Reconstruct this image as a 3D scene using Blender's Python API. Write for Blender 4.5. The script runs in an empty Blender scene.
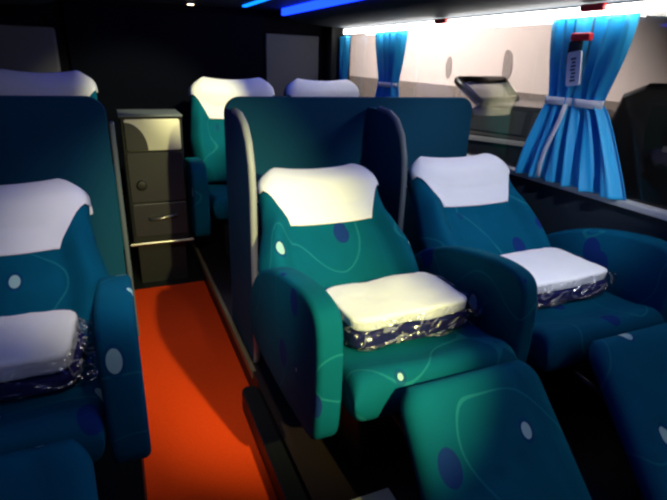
import bpy, bmesh, math, random
from mathutils import Vector, Matrix, noise
random.seed(7)
sc = bpy.context.scene
COL = sc.collection
PI = math.pi

# ------------------------------------------------------------------ materials
def lin(r, g, b):
    f = lambda c: (c/255/12.92) if c/255 <= .04045 else ((c/255+.055)/1.055)**2.4
    return (f(r), f(g), f(b), 1)

def new_mat(name):
    m = bpy.data.materials.new(name); m.use_nodes = True
    nt = m.node_tree
    return m, nt, nt.nodes['Principled BSDF'], nt.nodes['Material Output']

def mat(name, rgb, rough=.6, metal=0., bump=0., bscale=60., var=0., spec=.5, sheen=0.):
    m, nt, b, out = new_mat(name)
    c = lin(*rgb)
    b.inputs['Base Color'].default_value = c
    b.inputs['Roughness'].default_value = rough
    b.inputs['Metallic'].default_value = metal
    b.inputs['Specular IOR Level'].default_value = spec
    if sheen: b.inputs['Sheen Weight'].default_value = sheen
    if bump or var:
        tc = nt.nodes.new('ShaderNodeTexCoord')
        n = nt.nodes.new('ShaderNodeTexNoise'); n.inputs['Scale'].default_value = bscale; n.inputs['Detail'].default_value = 5
        nt.links.new(tc.outputs['Object'], n.inputs['Vector'])
        if bump:
            bp = nt.nodes.new('ShaderNodeBump'); bp.inputs['Strength'].default_value = bump; bp.inputs['Distance'].default_value = .01
            nt.links.new(n.outputs['Fac'], bp.inputs['Height']); nt.links.new(bp.outputs['Normal'], b.inputs['Normal'])
        if var:
            mx = nt.nodes.new('ShaderNodeMixRGB'); mx.blend_type = 'MIX'
            mx.inputs[1].default_value = tuple(x*(1-var) for x in c[:3])+(1,)
            mx.inputs[2].default_value = tuple(min(1, x*(1+var)) for x in c[:3])+(1,)
            nt.links.new(n.outputs['Fac'], mx.inputs[0]); nt.links.new(mx.outputs[0], b.inputs['Base Color'])
    return m

def emit(name, rgb, strength):
    m, nt, b, out = new_mat(name)
    nt.nodes.remove(b)
    e = nt.nodes.new('ShaderNodeEmission'); e.inputs[0].default_value = lin(*rgb); e.inputs[1].default_value = strength
    nt.links.new(e.outputs[0], out.inputs[0]); return m

def math_node(nt, op, a, b=None, clamp=False):
    n = nt.nodes.new('ShaderNodeMath'); n.operation = op; n.use_clamp = clamp
    for i, v in enumerate((a, b)):
        if v is None: continue
        if isinstance(v, (int, float)): n.inputs[i].default_value = v
        else: nt.links.new(v, n.inputs[i])
    return n.outputs[0]

def fabric(name, base, offset=0.):
    """teal velour with scattered pale and navy ovals and thin curling lines woven in"""
    m, nt, b, out = new_mat(name)
    tc = nt.nodes.new('ShaderNodeTexCoord')
    def vor(scale, off, rot, stretch):
        mp = nt.nodes.new('ShaderNodeMapping')
        mp.inputs['Location'].default_value = (off, off*.7, off*1.3)
        mp.inputs['Rotation'].default_value = rot
        mp.inputs['Scale'].default_value = stretch
        nt.links.new(tc.outputs['Object'], mp.inputs['Vector'])
        v = nt.nodes.new('ShaderNodeTexVoronoi'); v.inputs['Scale'].default_value = scale; v.inputs['Randomness'].default_value = .8
        nt.links.new(mp.outputs[0], v.inputs['Vector'])
        s = nt.nodes.new('ShaderNodeSeparateColor'); nt.links.new(v.outputs['Color'], s.inputs[0])
        return v.outputs['Distance'], s.outputs
    def oval(dist, rnd, lo, hi, r):
        a = math_node(nt, 'LESS_THAN', dist, r)
        p = math_node(nt, 'GREATER_THAN', rnd, lo); q = math_node(nt, 'LESS_THAN', rnd, hi)
        return math_node(nt, 'MULTIPLY', math_node(nt, 'MULTIPLY', a, p), q)
    d1, c1 = vor(8.4, offset, (.3, .5, .6), (1.0, .75, .55))
    pale = oval(d1, c1[0], .0, .44, .15)
    navy = oval(d1, c1[0], .5, .8, .27)
    halo = oval(d1, c1[0], .0, .44, .21)
    n = nt.nodes.new('ShaderNodeTexNoise'); n.inputs['Scale'].default_value = 3.3; n.inputs['Detail'].default_value = 0
    mp = nt.nodes.new('ShaderNodeMapping'); mp.inputs['Location'].default_value = (offset*2, 3, 1)
    nt.links.new(tc.outputs['Object'], mp.inputs['Vector']); nt.links.new(mp.outputs[0], n.inputs['Vector'])
    band = math_node(nt, 'LESS_THAN', math_node(nt, 'ABSOLUTE', math_node(nt, 'SUBTRACT', n.outputs['Fac'], .5)), .006)
    n2 = nt.nodes.new('ShaderNodeTexNoise'); n2.inputs['Scale'].default_value = 7; n2.inputs['Detail'].default_value = 4
    nt.links.new(tc.outputs['Object'], n2.inputs['Vector'])
    def mix(fac, c0, c1_):
        x = nt.nodes.new('ShaderNodeMixRGB')
        nt.links.new(fac, x.inputs[0])
        for i, c in ((1, c0), (2, c1_)):
            if isinstance(c, tuple): x.inputs[i].default_value = c
            else: nt.links.new(c, x.inputs[i])
        return x.outputs[0]
    B = lin(*base)
    col = mix(n2.outputs['Fac'], tuple(x*.78 for x in B[:3])+(1,), tuple(x*1.22 for x in B[:3])+(1,))
    col = mix(math_node(nt, 'MULTIPLY', band, .55), col, lin(30, 120, 130))
    col = mix(math_node(nt, 'MULTIPLY', halo, .6), col, lin(16, 60, 105))
    col = mix(math_node(nt, 'MULTIPLY', navy, .85), col, lin(22, 40, 110))
    col = mix(math_node(nt, 'MULTIPLY', pale, .85), col, lin(165, 205, 200))
    nt.links.new(col, b.inputs['Base Color'])
    b.inputs['Roughness'].default_value = .85
    b.inputs['Specular IOR Level'].default_value = .06
    b.inputs['Sheen Weight'].default_value = .0
    b.inputs['Sheen Roughness'].default_value = .5
    n3 = nt.nodes.new('ShaderNodeTexNoise'); n3.inputs['Scale'].default_value = 260
    nt.links.new(tc.outputs['Object'], n3.inputs['Vector'])
    bp = nt.nodes.new('ShaderNodeBump'); bp.inputs['Strength'].default_value = .15; bp.inputs['Distance'].default_value = .004
    nt.links.new(n3.outputs['Fac'], bp.inputs['Height']); nt.links.new(bp.outputs[0], b.inputs['Normal'])
    return m

def see_through(name, tint, gloss, rough, bump=0., bscale=30.):
    m, nt, b, out = new_mat(name); nt.nodes.remove(b)
    t = nt.nodes.new('ShaderNodeBsdfTransparent'); t.inputs[0].default_value = lin(*tint)
    g = nt.nodes.new('ShaderNodeBsdfGlossy'); g.inputs['Roughness'].default_value = rough
    lw = nt.nodes.new('ShaderNodeLayerWeight'); lw.inputs[0].default_value = .35
    mx = nt.nodes.new('ShaderNodeMixShader')
    f = math_node(nt, 'MULTIPLY', lw.outputs['Fresnel'], gloss, True)
    if bump:
        tc = nt.nodes.new('ShaderNodeTexCoord'); n = nt.nodes.new('ShaderNodeTexNoise')
        n.inputs['Scale'].default_value = bscale; n.inputs['Detail'].default_value = 6
        nt.links.new(tc.outputs['Object'], n.inputs['Vector'])
        bp = nt.nodes.new('ShaderNodeBump'); bp.inputs['Strength'].default_value = bump; bp.inputs['Distance'].default_value = .03
        nt.links.new(n.outputs['Fac'], bp.inputs['Height'])
        nt.links.new(bp.outputs[0], g.inputs['Normal'])
    nt.links.new(f, mx.inputs[0]); nt.links.new(t.outputs[0], mx.inputs[1]); nt.links.new(g.outputs[0], mx.inputs[2])
    nt.links.new(mx.outputs[0], out.inputs[0]); return m

def crinkle(name):
    """thin clear film, creased gloss plus pale crease highlights painted in"""
    m, nt, b, out = new_mat(name); nt.nodes.remove(b)
    t = nt.nodes.new('ShaderNodeBsdfTransparent'); t.inputs[0].default_value = (.93, .93, .95, 1)
    g = nt.nodes.new('ShaderNodeBsdfGlossy'); g.inputs['Roughness'].default_value = .22
    d = nt.nodes.new('ShaderNodeBsdfDiffuse'); d.inputs[0].default_value = (.8, .8, .84, 1)
    tc = nt.nodes.new('ShaderNodeTexCoord')
    mp = nt.nodes.new('ShaderNodeMapping'); mp.inputs['Scale'].default_value = (1, 1.3, 1.6); nt.links.new(tc.outputs['Object'], mp.inputs[0])
    n = nt.nodes.new('ShaderNodeTexNoise'); n.inputs['Scale'].default_value = 8; n.inputs['Detail'].default_value = 2; n.inputs['Distortion'].default_value = 1.5
    nt.links.new(mp.outputs[0], n.inputs['Vector'])
    v = nt.nodes.new('ShaderNodeTexVoronoi'); v.feature = 'DISTANCE_TO_EDGE'; v.inputs['Scale'].default_value = 17
    nt.links.new(mp.outputs[0], v.inputs['Vector'])
    h = math_node(nt, 'ADD', math_node(nt, 'MULTIPLY', v.outputs['Distance'], .8), n.outputs['Fac'])
    bp = nt.nodes.new('ShaderNodeBump'); bp.inputs['Strength'].default_value = 1.; bp.inputs['Distance'].default_value = .05
    nt.links.new(h, bp.inputs['Height']); nt.links.new(bp.outputs[0], g.inputs['Normal'])
    crease_glint = math_node(nt, 'LESS_THAN', math_node(nt, 'ABSOLUTE', math_node(nt, 'SUBTRACT', n.outputs['Fac'], .47)), .022)  # pale streaks painted in as highlights along the creases
    a = nt.nodes.new('ShaderNodeMixShader'); nt.links.new(math_node(nt, 'MULTIPLY', crease_glint, .26), a.inputs[0])
    nt.links.new(t.outputs[0], a.inputs[1]); nt.links.new(d.outputs[0], a.inputs[2])
    mx = nt.nodes.new('ShaderNodeMixShader'); mx.inputs[0].default_value = .16
    nt.links.new(a.outputs[0], mx.inputs[1]); nt.links.new(g.outputs[0], mx.inputs[2]); nt.links.new(mx.outputs[0], out.inputs[0])
    return m

TEAL = (2, 80, 108); TEALG = (3, 85, 104)
M = dict(
    fab1=fabric('teal_velour_a', TEALG, .0), fab2=fabric('teal_velour_b', TEAL, 1.7),
    fab3=fabric('teal_velour_c', TEAL, 3.1), fab4=fabric('teal_velour_d', TEALG, 4.6), fab6=fabric('teal_velour_f', TEAL, 8.), fab5=fabric('teal_velour_e', TEAL, 6.2),
    shell=mat('shell_carpet', (8, 66, 92), .9, bump=.25, bscale=200, var=.12, spec=.2),
    edge=mat('edge_plastic', (150, 152, 146), .5),
    edge_dark=mat('edge_plastic_grey', (84, 92, 100), .5),
    cover=mat('white_cover', (232, 232, 238), .85, bump=.25, bscale=14, spec=.2),
    pillow=mat('white_pillow', (235, 235, 238), .8, bump=.35, bscale=18, spec=.2),
    blanket=mat('navy_blanket', (30, 26, 84), .9, bump=.3, bscale=60, var=.3, spec=.2),
    plastic=crinkle('clear_plastic'),
    glass=see_through('window_glass', (236, 236, 236), .38, .02),
    carpet=mat('orange_carpet', (226, 66, 14), .95, bump=.4, bscale=180, var=.14, spec=.1),
    dark=mat('dark_plastic', (13, 15, 18), .6), black=mat('black_metal', (9, 10, 11), .5),
    plat=mat('platform_vinyl', (24, 12, 10), .55),
    nose=mat('platform_nosing', (140, 128, 92), .45, .4),
    lining=mat('wall_lining', (20, 34, 44), .8, bump=.1), rear=mat('rear_lining', (13, 14, 19), .9, bump=.1, spec=.08),
    rear_navy=mat('rear_navy', (6, 9, 20), .9, spec=.08), rear_grey=mat('rear_grey', (94, 94, 98), .85),
    ceil=mat('ceiling_lining', (58, 62, 74), .7), bin=mat('bin_plastic', (26, 36, 46), .75, spec=.15),
    sill=mat('sill_white', (176, 178, 178), .5),
    strip=emit('light_strip', (255, 252, 246), 22.), led=emit('blue_led', (14, 46, 255), 6.), ledc=emit('cyan_led', (10, 110, 255), 3.2),
    lamp=emit('warm_lamp', (255, 226, 180), 8.), coolamp=emit('cool_lamp', (225, 232, 255), 6.),
    curtain=mat('curtain_blue', (4, 150, 206), .55, bump=.2, bscale=30, sheen=.2),
    tie=mat('tieback', (196, 200, 206), .7), strap=mat('grey_strap', (120, 124, 124), .7),
    red=mat('red_plastic', (210, 24, 24), .4), label=mat('white_label', (225, 225, 220), .6), ink=mat('label_ink', (70, 72, 76), .7),
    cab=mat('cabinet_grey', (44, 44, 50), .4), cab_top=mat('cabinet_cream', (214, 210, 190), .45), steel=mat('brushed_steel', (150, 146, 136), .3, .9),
    extw=mat('depot_wall', (222, 206, 200), .9, bump=.2, bscale=3, var=.07), extb=mat('depot_wall_band', (128, 116, 110), .9, var=.12, bscale=4),
    ground=mat('asphalt', (52, 50, 49), .9, bump=.3, bscale=20, var=.2),
    car=mat('car_paint', (70, 66, 63), .25, .2), carglass=mat('car_glass', (84, 86, 84), .1), tailglass=see_through('tailgate_pane', (205, 208, 206), .5, .08), tyre=mat('tyre', (18, 18, 18), .8),
    white_trim=mat('highlight_trim_white', (240, 240, 240), .35, 0.), van=mat('van_paint', (40, 36, 34), .35),  # plain white for hubcaps and the painted belt highlight
    stain=mat('wall_stain', (150, 138, 134), .9),
)

# ------------------------------------------------------------------ object helpers
def link(name, me, m, parent=None, smooth=True):
    o = bpy.data.objects.new(name, me); COL.objects.link(o)
    if m is not None: me.materials.append(m)
    if smooth:
        for p in me.polygons: p.use_smooth = True
    if parent is not None: o.parent = parent
    return o

def obj(name, bm, m, parent=None, smooth=False):
    bmesh.ops.recalc_face_normals(bm, faces=bm.faces)
    me = bpy.data.meshes.new(name); bm.to_mesh(me); bm.free()
    return link(name, me, m, parent, smooth)

def tag(o, label, cat, group=None):
    o['label'] = label; o['category'] = cat
    if group: o['group'] = group
    return o

def thing(name, label, cat, loc=(0, 0, 0), rz=0., group=None):
    o = bpy.data.objects.new(name, None); COL.objects.link(o)
    o.location = loc; o.rotation_euler = (0, 0, rz); o.empty_display_size = .1
    return tag(o, label, cat, group)

def struct(name, bm, m, parent=None, smooth=False):
    o = obj(name, bm, m, parent, smooth)
    if parent is None: o['kind'] = 'structure'
    return o

def box(bm, x0, x1, y0, y1, z0, z1, bev=0., seg=2):
    t = bmesh.new()
    bmesh.ops.create_cube(t, size=1.)
    for v in t.verts:
        v.co = Vector(((x0+x1)/2+v.co.x*(x1-x0), (y0+y1)/2+v.co.y*(y1-y0), (z0+z1)/2+v.co.z*(z1-z0)))
    if bev: bmesh.ops.bevel(t, geom=t.edges[:], offset=bev, segments=seg, affect='EDGES', profile=.5)
    merge(bm, t); return bm

def merge(bm, t):
    me = bpy.data.meshes.new('t'); t.to_mesh(me); t.free(); bm.from_mesh(me); bpy.data.meshes.remove(me)

def B(*a, **k): return box(bmesh.new(), *a, **k)

def smooth_loop(pts, n=8):
    """closed Catmull-Rom through 2-D points"""
    out = []; L = len(pts)
    for i in range(L):
        p0, p1, p2, p3 = (Vector(pts[(i+j-1) % L]) for j in range(4))
        for k in range(n):
            t = k/n
            out.append(.5*((2*p1)+(p2-p0)*t+(2*p0-5*p1+4*p2-p3)*t*t+(3*p1-p0-3*p2+p3)*t**3))
    return out

def prism(bm, poly, axis, a, b, bev=0., seg=3):
    """extrude a 2-D outline along an axis; x: (y,z), y: (x,z), z: (x,y)"""
    t = bmesh.new()
    def P(p, s):
        if axis == 'x': return (s, p[0], p[1])
        if axis == 'y': return (p[0], s, p[1])
        return (p[0], p[1], s)
    v0 = [t.verts.new(P(p, a)) for p in poly]; v1 = [t.verts.new(P(p, b)) for p in poly]
    f0 = t.faces.new(v0); f1 = t.faces.new(v1); n = len(poly)
    for i in range(n): t.faces.new((v0[i], v0[(i+1) % n], v1[(i+1) % n], v1[i]))
    bmesh.ops.recalc_face_normals(t, faces=t.faces)
    if bev:
        es = [e for e in t.edges if any(f in (f0, f1) for f in e.link_faces)]
        bmesh.ops.bevel(t, geom=es, offset=bev, segments=seg, affect='EDGES', profile=.5)
    merge(bm, t); return bm

def tube(bm, pts, r, n=8):
    t = bmesh.new(); rings = []
    pts = [Vector(p) for p in pts]
    for i, p in enumerate(pts):
        d = (pts[min(i+1, len(pts)-1)]-pts[max(i-1, 0)]).normalized()
        u = d.orthogonal().normalized() if i == 0 else (u-d*u.dot(d)).normalized()
        w = d.cross(u)
        rings.append([t.verts.new(p+r*(u*math.cos(2*PI*k/n)+w*math.sin(2*PI*k/n))) for k in range(n)])
    for a, b in zip(rings, rings[1:]):
        for k in range(n): t.faces.new((a[k], a[(k+1) % n], b[(k+1) % n], b[k]))
    t.faces.new(rings[0]); t.faces.new(rings[-1])
    bmesh.ops.recalc_face_normals(t, faces=t.faces)
    merge(bm, t); return bm

def cyl(bm, c, axis, r, h, n=24, bev=0.):
    poly = [(c[i]+r*math.cos(2*PI*k/n), c[j]+r*math.sin(2*PI*k/n)) for k in range(n)
            for i, j in [{'x': (1, 2), 'y': (0, 2), 'z': (0, 1)}[axis]]]
    s = c['xyz'.index(axis)]
    return prism(bm, poly, axis, s-h/2, s+h/2, bev)

def rrect(x0, x1, z0, z1, r, n=6, corners=(1, 1, 1, 1)):
    """outline; corner order: x0z0, x1z0, x1z1, x0z1"""
    out = []
    for k, (cx, cz, a0) in enumerate(((x0, z0, PI), (x1, z0, 1.5*PI), (x1, z1, 0), (x0, z1, .5*PI))):
        if not corners[k]: out.append((cx, cz)); continue
        ox = cx+r if cx == x0 else cx-r; oz = cz+r if cz == z0 else cz-r
        for i in range(n+1):
            a = a0+.5*PI*i/n; out.append((ox+r*math.cos(a), oz+r*math.sin(a)))
    return out

def sgrid(bm, f, nu, nv, weld=True):
    """grid of f(u in -1..1, v in 0..1) quads added to bm; returns vertex rows"""
    rows = [[bm.verts.new(f(-1+2*i/nu, j/nv)) for i in range(nu+1)] for j in range(nv+1)]
    for j in range(nv):
        for i in range(nu): bm.faces.new((rows[j][i], rows[j][i+1], rows[j+1][i+1], rows[j+1][i]))
    return rows

def fall(u, v, pu=8, pv=10):
    return max(0., (1-abs(u)**pu))**.5 * max(0., 1-abs(2*v-1)**pv)**.5

# ease a parameter so samples crowd at the rims
def ez(u): return math.sin(u*PI/2) if abs(u) < 1 else u

def pad(O, U, R, N, L, w, front, back, nu=28, nv=32, pu=8, pv=10):
    """upholstered pad: closed pillow-like solid"""
    bm = bmesh.new()
    def F(side):
        def f(u, v):
            u = ez(u); v = .5+.5*ez(2*v-1)
            k = fall(u, v, pu, pv)
            d = front(u, v)*k if side else -back*k
            return O+U*(L(u)*v)+R*(u*w(v))+N*d
        return f
    sgrid(bm, F(True), nu, nv); sgrid(bm, F(False), nu, nv)
    bmesh.ops.remove_doubles(bm, verts=bm.verts, dist=1e-5)
    return bm

X, Y, Z = Vector((1, 0, 0)), Vector((0, 1, 0)), Vector((0, 0, 1))

# ------------------------------------------------------------------ seats
PLAT = .12
def make_seat(label, group, cx, y0, lean, m, arms, base=(.47, .42), bx=0., bw=0., bol_w=.0, dz=0., cushion_w=.285, leg=True, low_arm=False):
    """arms: list of (x0, x1) in world x.  Seat faces -Y.  lean in degrees from vertical."""
    t = thing('coach_seat', label, 'seat', (cx, y0, PLAT), 0, group)
    o = Vector((0, 0, -PLAT+dz))
    la = math.radians(lean)
    U = Vector((0, math.sin(la), math.cos(la))); N = Vector((0, -math.cos(la), math.sin(la)))
    O = o+Vector((bx, base[0], base[1])); L = .70
    def w(v):
        a = .285+bw*min(1, v/.4)-.03*max(0., min(1., (v-.45)/.35))
        a += bol_w*max(0., min(1., (v-.05)/.15))*max(0., min(1., (.66-v)/.22))
        if v > .88: a -= .06*((v-.88)/.12)**2.6
        if v < .1: a -= .03*((.1-v)/.1)**2
        return a
    def Lf(u): return L*(1+.035*(abs(u)**2)-.02-(.05*max(0, abs(u)-.82)/.18))
    def front(u, v):
        bol = math.exp(-((abs(u)-.84)/.16)**2)*.050*max(0., min(1., (v-.03)/.12))*max(0., min(1., (.78-v)/.2))
        head = .030*math.exp(-((v-.86)/.10)**2)
        lum = .018*math.exp(-((v-.30)/.16)**2)
        grv = -.008*math.exp(-((v-.56)/.012)**2)-.006*math.exp(-((u)/.03)**2)*(1 if v < .56 else 0)
        grv -= .008*math.exp(-((abs(u)-.62)/.035)**2)*(1 if v < .62 else 0)
        return .045+bol+head+lum+grv
    obj('backrest', pad(O, U, X, N, Lf, w, front, .085, 44, 44), m, t, True)
    # headrest cover: a cloth over the top of the backrest, narrowing to a tongue below
    bm = bmesh.new(); e = .006
    def vlow(u):
        a = abs(u)
        return .61 if a < .60 else .61+.25*min(1, (a-.60)/.36)**.9
    def Fc(u, s):
        uu = u
        if s < .62:
            v = vlow(u)+(1-vlow(u))*(s/.62); side = 1
        else:
            v = 1-.13*((s-.62)/.38); side = -1
        v = min(v, 1.)
        k = fall(uu*.985, min(v, .999), 8, 10)
        d = (front(uu, v)*k+e) if side > 0 else -(.085*k+e)
        if abs(s-.62) < 1e-6: d = 0
        crease = -.004*math.exp(-((v-.735)/.016)**2) if side > 0 else 0
        wob = .0025*noise.noise(Vector((u*3+cx*5, v*14, y0)))
        vv = v+(.010 if v > .97 else .010*max(0, (v-.9)/.07))
        return O+U*(Lf(uu)*vv)+X*(uu*(w(v)+.007))+N*(d+crease+wob)
    sgrid(bm, Fc, 40, 50)
    c = obj('headrest_cover', bm, M['cover'], t, True)
    c['label'] = 'white cloth headrest cover'
    sm = c.modifiers.new('s', 'SOLIDIFY'); sm.thickness = .003
    # cushion
    Oc = o+Vector((0, 0, .485)); Lc = .56
    def fc(u, v):
        return .055+.015*math.exp(-((v-.08)/.1)**2)-.012*math.exp(-((u*u)/.25))*(1 if v > .15 else v/.15)
    Uc = Vector((0, math.cos(math.radians(3)), -math.sin(math.radians(3)))); Nc = Vector((0, math.sin(math.radians(3)), math.cos(math.radians(3))))
    obj('seat_cushion', pad(Oc, Uc, X, Nc, lambda u: Lc, lambda v: cushion_w-.004, fc, .085, 40, 34, 20, 18), m, t, True)
    # arms
    prof = [(.76, .40), (.735, .52), (.62, .635), (.45, .715), (.26, .757), (.12, .765), (.050, .735), (.028, .64), (.03, .46), (.055, .355), (.16, .325), (.45, .305), (.70, .32)]
    if low_arm:
        prof = [(.56, .40), (.55, .60), (.46, .70), (.30, .745), (.16, .755), (.06, .735), (.01, .67), (.0, .55), (.01, .38), (.05, .30), (.2, .285), (.40, .285), (.53, .30)]
    lp = smooth_loop(prof, 5)
    for a0, a1 in arms:
        bm = prism(bmesh.new(), [(p[0], p[1]-PLAT+dz) for p in lp], 'x', a0-cx, a1-cx, .018, 4)
        obj('armrest', bm, m, t, True)
    # base
    bm = B(-.20, .20, .12, .52, 0, .28+dz, bev=.01)
    obj('seat_base', bm, M['black'], t)
    if leg:
        th = math.radians(46)
        Ul = Vector((0, -math.cos(th), -math.sin(th))); Nl = Vector((0, -math.sin(th), math.cos(th)))
        Ol = o+Vector((.035, -.045, .545))
        def fl(u, v): return .045-.007*math.exp(-((v-.52+.12*u)/.012)**2)-.005*math.exp(-((u-.55-.2*v)/.03)**2)
        obj('leg_rest', pad(Ol, Ul, X, Nl, lambda u: .50, lambda v: .222+.025*v-.035*max(0, (.14-v)/.14)**2, fl, .035, 32, 40, 10, 14), m, t, True)
        for q in (-.13, .13):
            obj('leg_rest_bracket', tube(bmesh.new(), [o+Vector((q, .14, .40)), Ol+Ul*.2+X*(q-.03)-Nl*.05], .012), M['black'], t, True)
    return t

G = 'reclining coach seats'
make_seat('teal patterned coach seat by the aisle, green lit, before the wide shell', G, .79, .98, 44.5, M['fab1'], [(.41, .487), (1.078, 1.142)], bx=-.045, bol_w=.032)
make_seat('teal patterned coach seat by the window, beside the large tied blue curtains', G, 1.47, .98, 44.5, M['fab2'], [(1.757, 1.835)], bx=-.028, bw=.008, bol_w=.01, base=(.475, .435))
make_seat('dark blue patterned coach seat across the aisle with a white pillow pack on it', G, -.385, 1.08, 44.5, M['fab3'], [(-.098, -.004), (-.765, -.672)], base=(.37, .42), bx=.0, bw=.02, bol_w=.02)
make_seat('upright coach seat beside the grey service cabinet, white cover over green back', G, .78, 2.95, 14.5, M['fab4'], [(.385, .478), (1.075, 1.13)], base=(.50, .53), bw=.03, low_arm=True)
make_seat('upright coach seat behind the wide shell, nearest the rear corner pillar', G, 1.45, 2.95, 14.5, M['fab5'], [(1.74, 1.825)], base=(.50, .53), bw=.03, low_arm=True)
make_seat('upright coach seat showing only its white cover above the single seat shell', G, -.36, 2.85, 14.5, M['fab6'], [(-.095, -.01), (-.72, -.645)], base=(.50, .555), bw=.03, low_arm=True)

# ------------------------------------------------------------------ shells
t = thing('seat_shell', 'wide dark teal privacy shell with two wings behind the pair of seats', 'seat shell', (1.08, 2.2, PLAT), 0, 'privacy shells')
L0 = Vector((1.08, 2.2, PLAT))
def sh(p): return p
bm = prism(bmesh.new(), [(x-1.08, z-PLAT) for x, z in rrect(.44, 1.735, PLAT, 1.19, .07, 8, (0, 0, 1, 1))], 'y', 0, .03, .006, 2)
obj('back_panel', bm, M['shell'], t)
def wing(x0, x1, zb, em, front_y=-.40):
    W = []
    for yy, zz in [(0., zb), (front_y+.02, zb), (front_y, zb+.04), (front_y-.0, .86), (front_y+.012, .97), (front_y+.045, 1.055), (front_y+.10, 1.11), (front_y+.17, 1.138), (front_y+.26, 1.145), (0., 1.145)]:
        W.append((yy, zz-PLAT))
    p = obj('wing', prism(bmesh.new(), W, 'x', x0-1.08, x1-1.08, .004, 2), M['shell'], t)
    xm = (x0+x1)/2-1.08
    crv = [Vector((xm, a, b)) for a, b in W[1:9]]
    fine = []
    for i in range(len(crv)-1):
        for k in range(4): fine.append(crv[i].lerp(crv[i+1], k/4))
    fine.append(crv[-1])
    e = obj('edge_trim', tube(bmesh.new(), fine, .0145, 8), em, p, True)
    e['label'] = 'pale plastic edge trim'
wing(.44, .465, PLAT+.002, M['edge'])
wing(1.118, 1.143, .42, M['edge_dark'], -.36)

t = thing('seat_shell', 'dark blue privacy shell behind the single seat across the aisle', 'seat shell', (-.39, 2.2, PLAT), 0, 'privacy shells')
bm = prism(bmesh.new(), [(x+.39, z-PLAT) for x, z in rrect(-.775, -.022, PLAT, 1.19, .07, 8, (0, 0, 1, 1))], 'y', 0, .03, .006, 2)
obj('back_panel', bm, M['shell'], t)
bm = B(.372, .392, .0, .07, 0, .97, bev=.008)
e = obj('edge_trim', bm, M['edge_dark'], t); e['label'] = 'grey plastic edge trim'

# ------------------------------------------------------------------ pillow and blanket packs
def pack(label, loc, rz, sx, sy, hb, hp, seed, tail):
    t = thing('pillow_pack', label, 'pillow pack', loc, rz, 'wrapped pillow and blanket packs')
    def lump(w, d, z0, z1, p, amp, sd, ox=0, oy=0):
        bm = bmesh.new()
        bmesh.ops.create_cube(bm, size=2)
        bmesh.ops.subdivide_edges(bm, edges=bm.edges[:], cuts=14, use_grid_fill=True)
        for v in bm.verts:
            c = v.co.copy()
            s = (abs(c.x)**p+abs(c.y)**p+abs(c.z)**p)**(1/p)
            c = c/s
            q = Vector((c.x*w/2+ox, c.y*d/2+oy, (z0+z1)/2+c.z*(z1-z0)/2))
            n = noise.noise(Vector((q.x*11+sd, q.y*11, q.z*16)))*amp+noise.noise(Vector((q.x*30, q.y*30+sd, q.z*34)))*amp*.45
            q += c.normalized()*n
            if q.z < z0: q.z = z0
            v.co = q
        return bm
    obj('blanket', lump(sx*.97, sy*.96, .003, hb, 7, .006, seed), M['blanket'], t, True)['label'] = 'navy blanket'
    obj('pillow', lump(sx*.95, sy*.95, hb*.97, hb+hp, 8, .006, seed+5, -sx*.015, sy*.01), M['pillow'], t, True)['label'] = 'white pillow'
    # clear bag round both, loose and crinkled at the sides
    bm = lump(sx*1.05, sy*1.07, .0, hb+hp*.80, 6, .012, seed+9)
    for v in bm.verts:
        s = v.co.x/(sx/2)
        if abs(s) > .93 and (s > 0) == (tail > 0):
            k = (abs(s)-.93)/.12
            v.co.x += math.copysign(abs(tail)*k*(.7+.6*noise.noise(v.co*14)), s); v.co.z = max(.0, v.co.z*(1-.45*k)+.02*noise.noise(v.co*22))
    obj('plastic_bag', bm, M['plastic'], t, True)['label'] = 'crinkled clear plastic bag'
    return t
pack('white pillow over navy blanket in clear plastic on the green lit aisle seat', (.795, 1.275, .533), math.radians(2), .45, .27, .066, .045, 1., .11)
pack('white pillow over purple navy blanket on the window seat by the curtain', (1.475, 1.325, .531), math.radians(1), .47, .30, .06, .045, 7., .10)
pack('bagged white pillow on the dark blue seat across the aisle', (-.375, 1.38, .533), math.radians(-3), .46, .28, .05, .065, 13., .08)

# ------------------------------------------------------------------ floor, platforms, walls
struct('floor', B(-.8, 1.9, -1.5, 4.3, -.05, 0), M['dark'])
c = obj('carpet_runner', B(-.035, .418, -.3, 2.985, 0.0005, .008), M['carpet']); tag(c, 'orange red carpet runner along the aisle', 'carpet')
struct('trim_1', B(.42, 1.85, -.3, 4.25, 0, PLAT), M['plat'])
struct('trim_2', B(-.78, -.038, -.3, 4.25, 0, PLAT), M['plat'])
bm = B(.414, .434, 1.75, 4.2, .085, PLAT+.006, bev=.004)
struct('trim_3', bm, M['nose'])
bm = prism(bmesh.new(), rrect(.352, .4185, -.3, 1.69, .03, 6, (0, 0, 1, 1)), 'z', .0085, .10, .006, 2)
o = obj('step_box', bm, M['black']); tag(o, 'black step box along the platform edge beside the carpet', 'step')
o = obj('lit_floor_patch', B(.50, .65, .84, 1.0, PLAT+.0005, PLAT+.012, bev=.004), M['cab_top']); tag(o, 'small cream plate standing in for warm light on the dark floor before the aisle seat', 'patch')  # cream slab painted in as a pool of warm light on the platform

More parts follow.
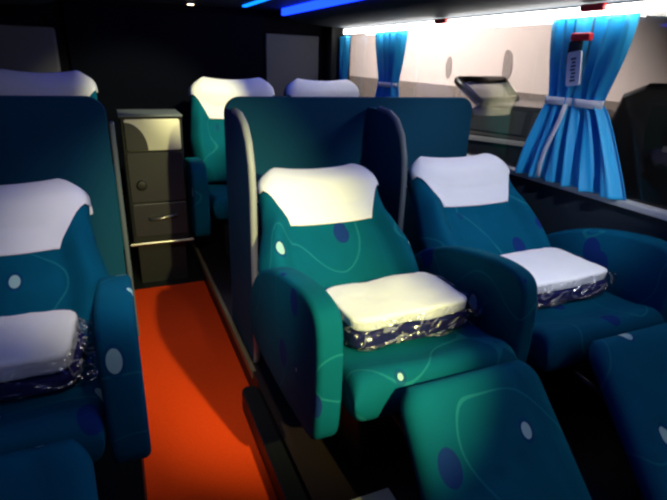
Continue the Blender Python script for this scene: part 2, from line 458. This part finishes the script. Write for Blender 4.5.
WX = 1.85
struct('wall_right', B(WX, WX+.06, -1.5, 4.3, 0, .835), M['lining'])
struct('wall_right_upper', B(WX, WX+.06, -1.5, 4.3, 1.575, 1.9), M['lining'])
struct('trim_4', B(WX-.025, WX+.03, -1.4, 4.25, .835, .862, bev=.006), M['sill'])
struct('window_1', B(WX+.02, WX+.026, 1.69, 4.10, .84, 1.58), M['glass'])
struct('window_2', B(WX+.02, WX+.026, -1.4, 1.60, .84, 1.58), M['glass'])
struct('trim_5', B(WX-.004, WX+.05, 1.60, 1.69, .84, 1.58, bev=.006), M['edge_dark'])
struct('trim_6', B(WX-.13, WX+.05, 4.10, 4.26, .8, 1.6, bev=.01), M['black'])
struct('wall_left', B(-.84, -.78, -1.5, 4.3, 0, 1.9), M['lining'])
struct('wall_front', B(-.84, 1.9, -1.56, -1.5, 0, 1.9), M['lining'])
struct('wall_rear', B(-.84, 1.9, 4.25, 4.31, 0, 1.9), M['rear'])
struct('ceiling', B(-.84, 1.9, -1.5, 4.3, 1.70, 1.76), M['ceil'])
struct('trim_7', B(-.235, 1.17, 4.215, 4.25, .3, 1.66, bev=.01), M['rear_navy'])
struct('trim_8', B(1.20, 1.66, 4.225, 4.25, .5, 1.53, bev=.01), M['rear_grey'])
struct('trim_9', B(-.775, -.30, 4.22, 4.25, .6, 1.50, bev=.02), M['rear_grey'])

# luggage bins with a rounded rear end
def bin_(label, s, y1):
    xo = WX-.003 if s > 0 else -.777
    prof = [(0, 1.583), (-.20, 1.592), (-.44, 1.608), (-.52, 1.625), (-.555, 1.652), (-.56, 1.69), (-.56, 1.699), (0, 1.699)]
    bm = bmesh.new(); rings = []
    ys = [(-1.45, 1.), (0, 1.), (2, 1.), (y1-.16, 1.), (y1-.09, .985), (y1-.04, .94), (y1-.01, .86), (y1, .78)]
    for yy, k in ys:
        rings.append([bm.verts.new((xo+s*px*k, yy, 1.699-(1.699-pz)*(.55+.45*k if k < 1 else 1))) for px, pz in prof])
    n = len(prof)
    for a, b in zip(rings, rings[1:]):
        for i in range(n): bm.faces.new((a[i], a[(i+1) % n], b[(i+1) % n], b[i]))
    bm.faces.new(rings[0]); bm.faces.new(rings[-1])
    o = thing('luggage_bin', label, 'luggage bin', (xo, 1.5, 1.583), 0, 'overhead luggage bins')
    for v in bm.verts: v.co -= Vector(o.location)
    obj('bin_body', bm, M['bin'], o, True)
    return o
b1 = bin_('dark overhead luggage bin above the windows, edged in blue light', 1, 4.08)
b2 = bin_('dark overhead luggage bin with a rounded end above the single seats', -1, 3.9)
def led(x0, x1, y0, y1, z0, z1, m, par, lab):
    l = Vector(par.location)
    o = obj('led_strip', B(x0-l.x, x1-l.x, y0-l.y, y1-l.y, z0-l.z, z1-l.z), m, par); o['label'] = lab
led(1.262, 1.288, -1.4, 4.0, 1.652, 1.698, M['led'], b1, 'blue glowing LED strip')
led(-.216, -.204, -1.4, 3.8, 1.664, 1.690, M['led'], b2, 'blue glowing LED strip')
o = obj('ceiling_light_strip', B(.955, .985, -1.4, 3.97, 1.688, 1.699), M['ledc']); tag(o, 'cyan blue LED line along the dark ceiling', 'light strip')
t = thing('ceiling_downlight', 'small round warm downlight on the ceiling near the rear wall', 'downlight', (.60, 4.05, 1.70))
obj('bezel', cyl(bmesh.new(), (0, 0, -.006), 'z', .035, .012, 24, .003), M['edge'], t, True)
obj('lens', cyl(bmesh.new(), (0, 0, -.013), 'z', .022, .006, 20), M['lamp'], t)

o = obj('window_light_strip', B(1.764, 1.784, -1.4, 3.96, 1.545, 1.576, bev=.004), M['strip']); tag(o, 'long bright white light strip along the top of the windows', 'light strip')

def red_handle(label, y):
    t = thing('window_latch', label, 'latch', (1.762, y, 1.565), 0, 'red window latches')
    obj('grip', B(-.035, -.006, -.055, .055, -.010, .018, bev=.008), M['red'], t)
    obj('bracket', B(-.008, -.001, -.03, .03, -.004, .012, bev=.002), M['black'], t)
red_handle('red window latch on the light strip above the parked car', 2.58)
red_handle('red window latch at the top edge above the tied curtains', 1.565)

# ------------------------------------------------------------------ service cabinet at the aisle end
cx0, cy0 = .195, 3.03
t = thing('service_cabinet', 'grey service cabinet with bright cream top panel at the aisle end', 'cabinet', (cx0, cy0, 0))
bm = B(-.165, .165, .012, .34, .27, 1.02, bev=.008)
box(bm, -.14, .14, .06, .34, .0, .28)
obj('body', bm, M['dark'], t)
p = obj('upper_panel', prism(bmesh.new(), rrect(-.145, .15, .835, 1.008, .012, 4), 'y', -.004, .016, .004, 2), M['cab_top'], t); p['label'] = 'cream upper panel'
bm = prism(bmesh.new(), [(-.145, .838), (-.03, .838)]+[(-.145+.115*math.cos(a), .838+.155*math.sin(a)) for a in [PI/2*k/10 for k in range(1, 10)]]+[(-.145, .993)], 'y', -.010, .0, .002, 1)
f = obj('sector', bm, M['cab'], t); f['label'] = 'rounded grey flap'  # grey quarter-round over the left of the cream panel
d = obj('door', prism(bmesh.new(), rrect(-.15, .155, .535, .825, .012, 4), 'y', -.004, .016, .004, 2), M['cab'], t)
obj('knob', cyl(bmesh.new(), (-.085, -.014, .64), 'y', .028, .03, 24, .005), M['black'], d, True)
d = obj('drawer', prism(bmesh.new(), rrect(-.15, .155, .325, .525, .012, 4), 'y', -.004, .016, .004, 2), M['cab'], t)
obj('handle', tube(bmesh.new(), [(-.06, -.004, .437), (-.055, -.03, .435), (.0, -.036, .440), (.09, -.036, .455), (.10, -.004, .457)], .009), M['steel'], d, True)
obj('foot_bar', B(-.185, .18, -.05, -.028, .285, .302, bev=.005), M['steel'], t)
for q in (-.18, .155): obj('bar_bracket', B(q, q+.015, -.04, .012, .287, .30), M['black'], t)
obj('top_rim', B(-.17, .17, .0, .34, 1.02, 1.03, bev=.003), M['edge_dark'], t)

# ------------------------------------------------------------------ curtains
def curtain(label, zt, zm, zb, top, mid, bot, folds, ph, x=1.80, dep=.022, tie=True):
    """top/mid/bot: (y0,y1) at top, tie and hem"""
    t = thing('curtain', label, 'curtain', (x, (mid[0]+mid[1])/2, zb), 0, 'tied blue curtains')
    o = Vector(t.location); bm = bmesh.new()
    def f(u, v):
        z = zt+(zb-zt)*v; vm = (zt-zm)/(zt-zb)
        if v < vm:
            k = (v/vm); k = k*k*(3-2*k)*.6+k**2*.4
            a = top[0]+(mid[0]-top[0])*k; b = top[1]+(mid[1]-top[1])*k; amp = dep*(1-.3*k)
        else:
            k = (v-vm)/(1-vm); k = k**.72
            a = mid[0]+(bot[0]-mid[0])*k; b = mid[1]+(bot[1]-mid[1])*k; amp = dep*(.7+.5*k)
        s = (u+1)/2
        yy = a+(b-a)*s+.004*math.sin(9*v+7*s+ph)
        xx = amp*math.sin(2*PI*folds*s+ph+.6*math.sin(3*v+ph))+.3*amp*math.sin(2*PI*folds*2.3*s+1.3*ph+v*4)
        return Vector((x+xx, yy, z))-o
    sgrid(bm, f, 72, 60)
    c = obj('drape', bm, M['curtain'], t, True)
    s = c.modifiers.new('s', 'SOLIDIFY'); s.thickness = .003
    if tie:
        bm = bmesh.new()
        ring = [(o.x+ (dep+.006)*math.cos(a)-o.x, ((mid[1]-mid[0])/2+.006)*math.sin(a), zm-o.z) for a in [2*PI*k/24 for k in range(25)]]
        rows = []
        for dzz in (-.016, .016): rows.append([bm.verts.new((p[0], p[1], p[2]+dzz)) for p in ring[:-1]])
        for k in range(24): bm.faces.new((rows[0][k], rows[0][(k+1) % 24], rows[1][(k+1) % 24], rows[1][k]))
        b = obj('tieback', bm, M['tie'], t, True); b['label'] = 'pale tieback band'
        s = b.modifiers.new('s', 'SOLIDIFY'); s.thickness = .003
    return t
CA = curtain('blue curtain half with pale strap tail, beside the pillar, next to the parked car', 1.545, 1.215, .865, (1.62, 1.82), (1.625, 1.775), (1.60, 1.91), 3.2, .3)
CB = curtain('blue curtain half next to the dark window, sharing the pillar with its twin', 1.545, 1.215, .865, (1.415, 1.59), (1.487, 1.618), (1.31, 1.59), 2.6, 1.9)
curtain('blue tied curtain further back, standing above the wide shell', 1.545, 1.20, .84, (3.07, 3.48), (3.13, 3.39), (3.05, 3.50), 4.2, .8)
curtain('narrow blue curtain in the rear corner beside the dark pillar', 1.53, 1.0, .80, (3.93, 4.09), (3.98, 4.08), (3.95, 4.09), 2.2, 2.2, tie=False)
oA = Vector(CA.location)
bm = bmesh.new()
pts = [Vector((1.772, 1.640, 1.205)), Vector((1.770, 1.652, 1.15)), Vector((1.768, 1.675, 1.08)), Vector((1.766, 1.70, 1.01)), Vector((1.766, 1.715, .94)), Vector((1.766, 1.718, .88))]
vs = [(bm.verts.new(p-oA+Vector((0, -.011, 0))), bm.verts.new(p-oA+Vector((0, .011, 0)))) for p in pts]
for a, b in zip(vs, vs[1:]): bm.faces.new((a[0], a[1], b[1], b[0]))
s_ = obj('strap_tail', bm, M['tie'], CA, True); s_['label'] = 'pale hanging strap'
md = s_.modifiers.new('s', 'SOLIDIFY'); md.thickness = .003

t = thing('emergency_hammer', 'red topped emergency hammer with white label hanging between the curtains', 'emergency hammer', (1.760, 1.610, 1.452))
obj('cap', B(-.016, .010, -.050, .046, 0, .030, bev=.007), M['red'], t)
obj('holder', B(-.012, .006, -.010, .050, -.085, .0, bev=.004), M['black'], t)
bm = prism(bmesh.new(), rrect(-.034, .034, -.172, -.040, .010, 4), 'x', -.020, -.013)
ROT = Matrix.Translation((0, .012, 0)) @ Matrix.Rotation(math.radians(-9), 4, 'X')
bmesh.ops.transform(bm, matrix=ROT, verts=bm.verts)
lb = obj('label_plate', bm, M['label'], t); lb['label'] = 'white label with dark print'
bm = bmesh.new()
for k in range(7): box(bm, -.0212, -.0201, -.012+.002*(k % 2), .014-.003*(k % 3), -.156+.014*k, -.148+.014*k)
bmesh.ops.transform(bm, matrix=ROT, verts=bm.verts)
obj('label_print', bm, M['ink'], lb)

# ------------------------------------------------------------------ outside
GZ = -.56
g = struct('ground', B(1.95, 14, -10, 22, GZ-.1, GZ), M['ground'])
struct('wall_depot', B(8.2, 8.4, -10, 22, .80, 5.0), M['extw'])
struct('wall_depot_band', B(8.17, 8.4, -10, 22, GZ, .82), M['extb'])
for k, (yy, zz, w_, h_) in enumerate(((11.6, 1.25, .28, .5), (9.4, 1.35, .3, .7))):
    st = bmesh.new(); cyl(st, (8.195, yy, zz), 'x', .5, .012, 18)
    for v in st.verts:
        v.co.y = yy+(v.co.y-yy)*w_*(1+.5*noise.noise(v.co*2)); v.co.z = zz+(v.co.z-zz)*h_*(1+.4*noise.noise(v.co*3))
    o = struct('trim_%d' % (20+k), st, M['stain'])

def car(label, loc, ang):
    """local: +x forward, y lateral, z up; origin on the ground under the rear hinge"""
    t = thing('car', label, 'car', loc, ang)
    W = .74
    body = [(-.55, .30), (-.62, .60), (-.60, .92), (-.45, 1.06), (-.2, 1.09), (2.2, 1.05), (2.9, .97), (3.25, .84), (3.32, .5), (3.25, .26), (2.85, .24), (2.75, .5), (2.5, .56), (2.25, .5), (2.15, .24), (.55, .24), (.45, .5), (.2, .56), (-.05, .5), (-.15, .26)]
    obj('body', prism(bmesh.new(), body, 'y', -W, W, .06, 4), M['car'], t, False)
    bm = bmesh.new()
    lo = [(-.42, 1.05), (2.15, 1.03)]; hi = [(.05, 1.43), (1.35, 1.43)]
    q = [Vector((a, s*W*k, z)) for (a, z), k in ((lo[0], .97), (lo[1], .97), (hi[1], .80), (hi[0], .80)) for s in (-1, 1)]
    vs = [bm.verts.new(p) for p in q]
    for idx in ((0, 2, 4, 6), (1, 3, 5, 7), (0, 1, 3, 2), (2, 3, 5, 4), (4, 5, 7, 6), (6, 7, 1, 0)): bm.faces.new([vs[i] for i in idx])
    bmesh.ops.recalc_face_normals(bm, faces=bm.faces)
    bmesh.ops.bevel(bm, geom=bm.edges[:], offset=.04, segments=3, affect='EDGES')
    obj('cabin', bm, M['car'], t)
    for s in (-1, 1):
        for a in (((-.12, 1.10), (.72, 1.09), (.72, 1.37), (.15, 1.38)), ((.80, 1.09), (1.80, 1.08), (1.33, 1.37), (.80, 1.37))):
            bm = bmesh.new()
            def on(p, e): 
                k = .97-(p[1]-1.04)/.39*.17
                return Vector((p[0], s*(W*k+e), p[1]))
            f0 = [bm.verts.new(on(p, .006)) for p in a]; f1 = [bm.verts.new(on(p, -.01)) for p in a]
            bm.faces.new(f0); bm.faces.new(f1)
            for i in range(4): bm.faces.new((f0[i], f0[(i+1) % 4], f1[(i+1) % 4], f1[i]))
            obj('window', bm, M['carglass'], t)
        obj('belt_highlight', B(-.4, 2.3, s*W-.004 if s > 0 else -W-.012, W+.012 if s > 0 else -W+.004, .96, 1.02, bev=.003), M['white_trim'], t)  # bright reflection along the belt, painted as a white strip
        for wx in (.2, 2.5):
            w = obj('wheel', cyl(bmesh.new(), (wx, s*(W-.09), .31), 'y', .31, .2, 28, .03), M['tyre'], t)
            obj('hubcap', cyl(bmesh.new(), (wx, s*(W+.012), .31), 'y', .18, .02, 20, .005), M['white_trim'], w)
    # raised tailgate
    bm = bmesh.new(); T0 = Vector((.06, 0, 1.44)); TU = Vector((-.45, 0, .36)); TN = Vector((.36, 0, .93))
    def tg(a, b, w): return T0+TU*a+Y*b+TN*w
    def bar(p, q_, r):
        tube(bm, [p, p.lerp(q_, .5), q_], r, 8)
    cs = [tg(0, -.62, 0), tg(.72, -.66, 0), tg(.72, .80, 0), tg(0, .62, 0)]
    for i in range(4): bar(cs[i], cs[(i+1) % 4], .06)
    tgo = obj('tailgate', bm, M['van'], t, True); tgo['label'] = 'raised tailgate frame'
    bm = bmesh.new(); f = [bm.verts.new(p) for p in cs]; bm.faces.new(f)
    gl = obj('tailgate_glass', bm, M['tailglass'], tgo); md = gl.modifiers.new('s', 'SOLIDIFY'); md.thickness = .006
    return t
car('grey parked car with raised tailgate outside the window', (5.05, 5.95, GZ), math.atan2(-.9, .44))

# dark van beside it
t = thing('van', 'dark van parked outside behind the curtain and the dark window', 'van', (3.9, 1.0, GZ))
prof = [(-2.2, .25), (-2.25, .9), (-2.1, 1.15), (-1.6, 1.25), (-1.0, 1.75), (-.7, 1.83), (1.5, 1.83), (1.68, 1.75), (1.75, 1.5), (1.78, .8), (1.72, .25)]
obj('body', prism(bmesh.new(), prof, 'x', -.5, 1.1, .07, 4), M['van'], t)
obj('side_strip', B(-.515, -.49, -.6, 1.25, 1.40, 1.44, bev=.004), M['edge'], t)
obj('window', prism(bmesh.new(), [(-.9, 1.3), (1.4, 1.3), (1.4, 1.7), (-.65, 1.7)], 'x', -.512, -.48), M['black'], t)
for a in (-1.5, 1.1):
    w = obj('wheel', cyl(bmesh.new(), (-.42, a, .33), 'x', .33, .22, 28, .03), M['tyre'], t)
    obj('hubcap', cyl(bmesh.new(), (-.54, a, .33), 'x', .19, .02, 20, .004), M['edge'], w)

# ------------------------------------------------------------------ lamps
def ceiling_lamp(label, x, y, z):
    t = thing('ceiling_spotlight', label, 'lamp', (x, y, z), 0, 'ceiling reading lamps')
    obj('bezel', cyl(bmesh.new(), (0, 0, -.008), 'z', .05, .016, 28, .004), M['edge'], t, True)
    obj('lens', cyl(bmesh.new(), (0, 0, -.017), 'z', .036, .006, 24), M['coolamp'], t)

def light(name, kind, loc, energy, color, target=None, size=.1, spot=None, blend=.5):
    l = bpy.data.lights.new(name, kind); l.energy = energy; l.color = color
    o = bpy.data.objects.new(name, l); COL.objects.link(o); o.location = loc
    if kind == 'AREA': l.size = size
    else: l.shadow_soft_size = size
    if spot: l.spot_size = math.radians(spot); l.spot_blend = blend
    if target: o.rotation_euler = (Vector(target)-Vector(loc)).to_track_quat('-Z', 'Y').to_euler()
    return o
# lamps on the ceiling, with an added fill over the window seat
ceiling_lamp('round cool reading lamp on the ceiling over the single seats', -.12, .55, 1.70)
light('cool_spot', 'SPOT', (-.12, .55, 1.66), 3.5, (.78, .88, 1.), (-.35, 1.6, .7), .04, 110, .8)
ceiling_lamp('round reading lamp on the ceiling over the aisle', .17, .85, 1.70)
light('aisle_light', 'SPOT', (.17, .85, 1.66), 41, (1., .95, .90), (.19, 2.3, 0), .05, 60, .7)
ceiling_lamp('round warm reading lamp on the ceiling at the front of the coach', .80, -.55, 1.70)
light('reading_light_warm', 'SPOT', (.80, -.55, 1.66), 330, (1., .95, .38), (.48, 1.55, .62), .02, 40, .75).scale = (.68, 1, 1)
ceiling_lamp('round warm reading lamp on the ceiling behind the wide shell', .74, 2.35, 1.70)
light('reading_light_warm', 'SPOT', (.74, 2.35, 1.66), 110, (1., .95, .48), (.42, 3.35, 1.12), .02, 46, .6)
ceiling_lamp('round added fill lamp on the ceiling edge over the window seat', 1.22, .25, 1.70)
light('cool_spot', 'SPOT', (1.22, .25, 1.66), 60, (.86, .93, 1.), (1.50, 1.72, .74), .03, 44, .6)  # added fill that brightens the window seat, its cover and pack
# depot floodlights in the yard
light('floodlight', 'SPOT', (4.2, 12.5, 5.0), 6000, (1., .93, .88), (8.2, 12.5, 1.2), .2, 108, .3)
light('floodlight', 'SPOT', (2.6, 7.5, 3.6), 900, (1., .96, .92), (4.9, 5.0, .3), .15, 70, .8)

w = bpy.data.worlds.new('world'); sc.world = w; w.use_nodes = True
w.node_tree.nodes['Background'].inputs[0].default_value = (.25, .35, .5, 1)
w.node_tree.nodes['Background'].inputs[1].default_value = .02

# ------------------------------------------------------------------ camera (solved from the photo's vanishing points)
f = 500.; cxp, cyp = 333.5, 250.
def dirp(x, y): return Vector(((x-cxp)/f, -(y-cyp)/f, -1)).normalized()
vy = dirp(105, 52); vx = dirp(1515, 100); vx = (vx-vy*vx.dot(vy)).normalized(); vz = vx.cross(vy)
R = Matrix((vx, vy, vz))
cam = bpy.data.cameras.new('camera'); co = bpy.data.objects.new('camera', cam); COL.objects.link(co)
cam.sensor_width = 36; cam.lens = f/667*36; cam.clip_start = .02
co.matrix_world = Matrix.Translation((0, 0, 1.35)) @ R.to_4x4()
sc.camera = co
sc.view_settings.view_transform = 'Standard'; sc.view_settings.look = 'None'
sc.view_settings.exposure = 0; sc.view_settings.gamma = 1; sc.view_settings.use_curve_mapping = False
sc.cycles.filter_width = 2.4
sc.cycles.use_denoising = True
sc.cycles.sample_clamp_indirect = 4
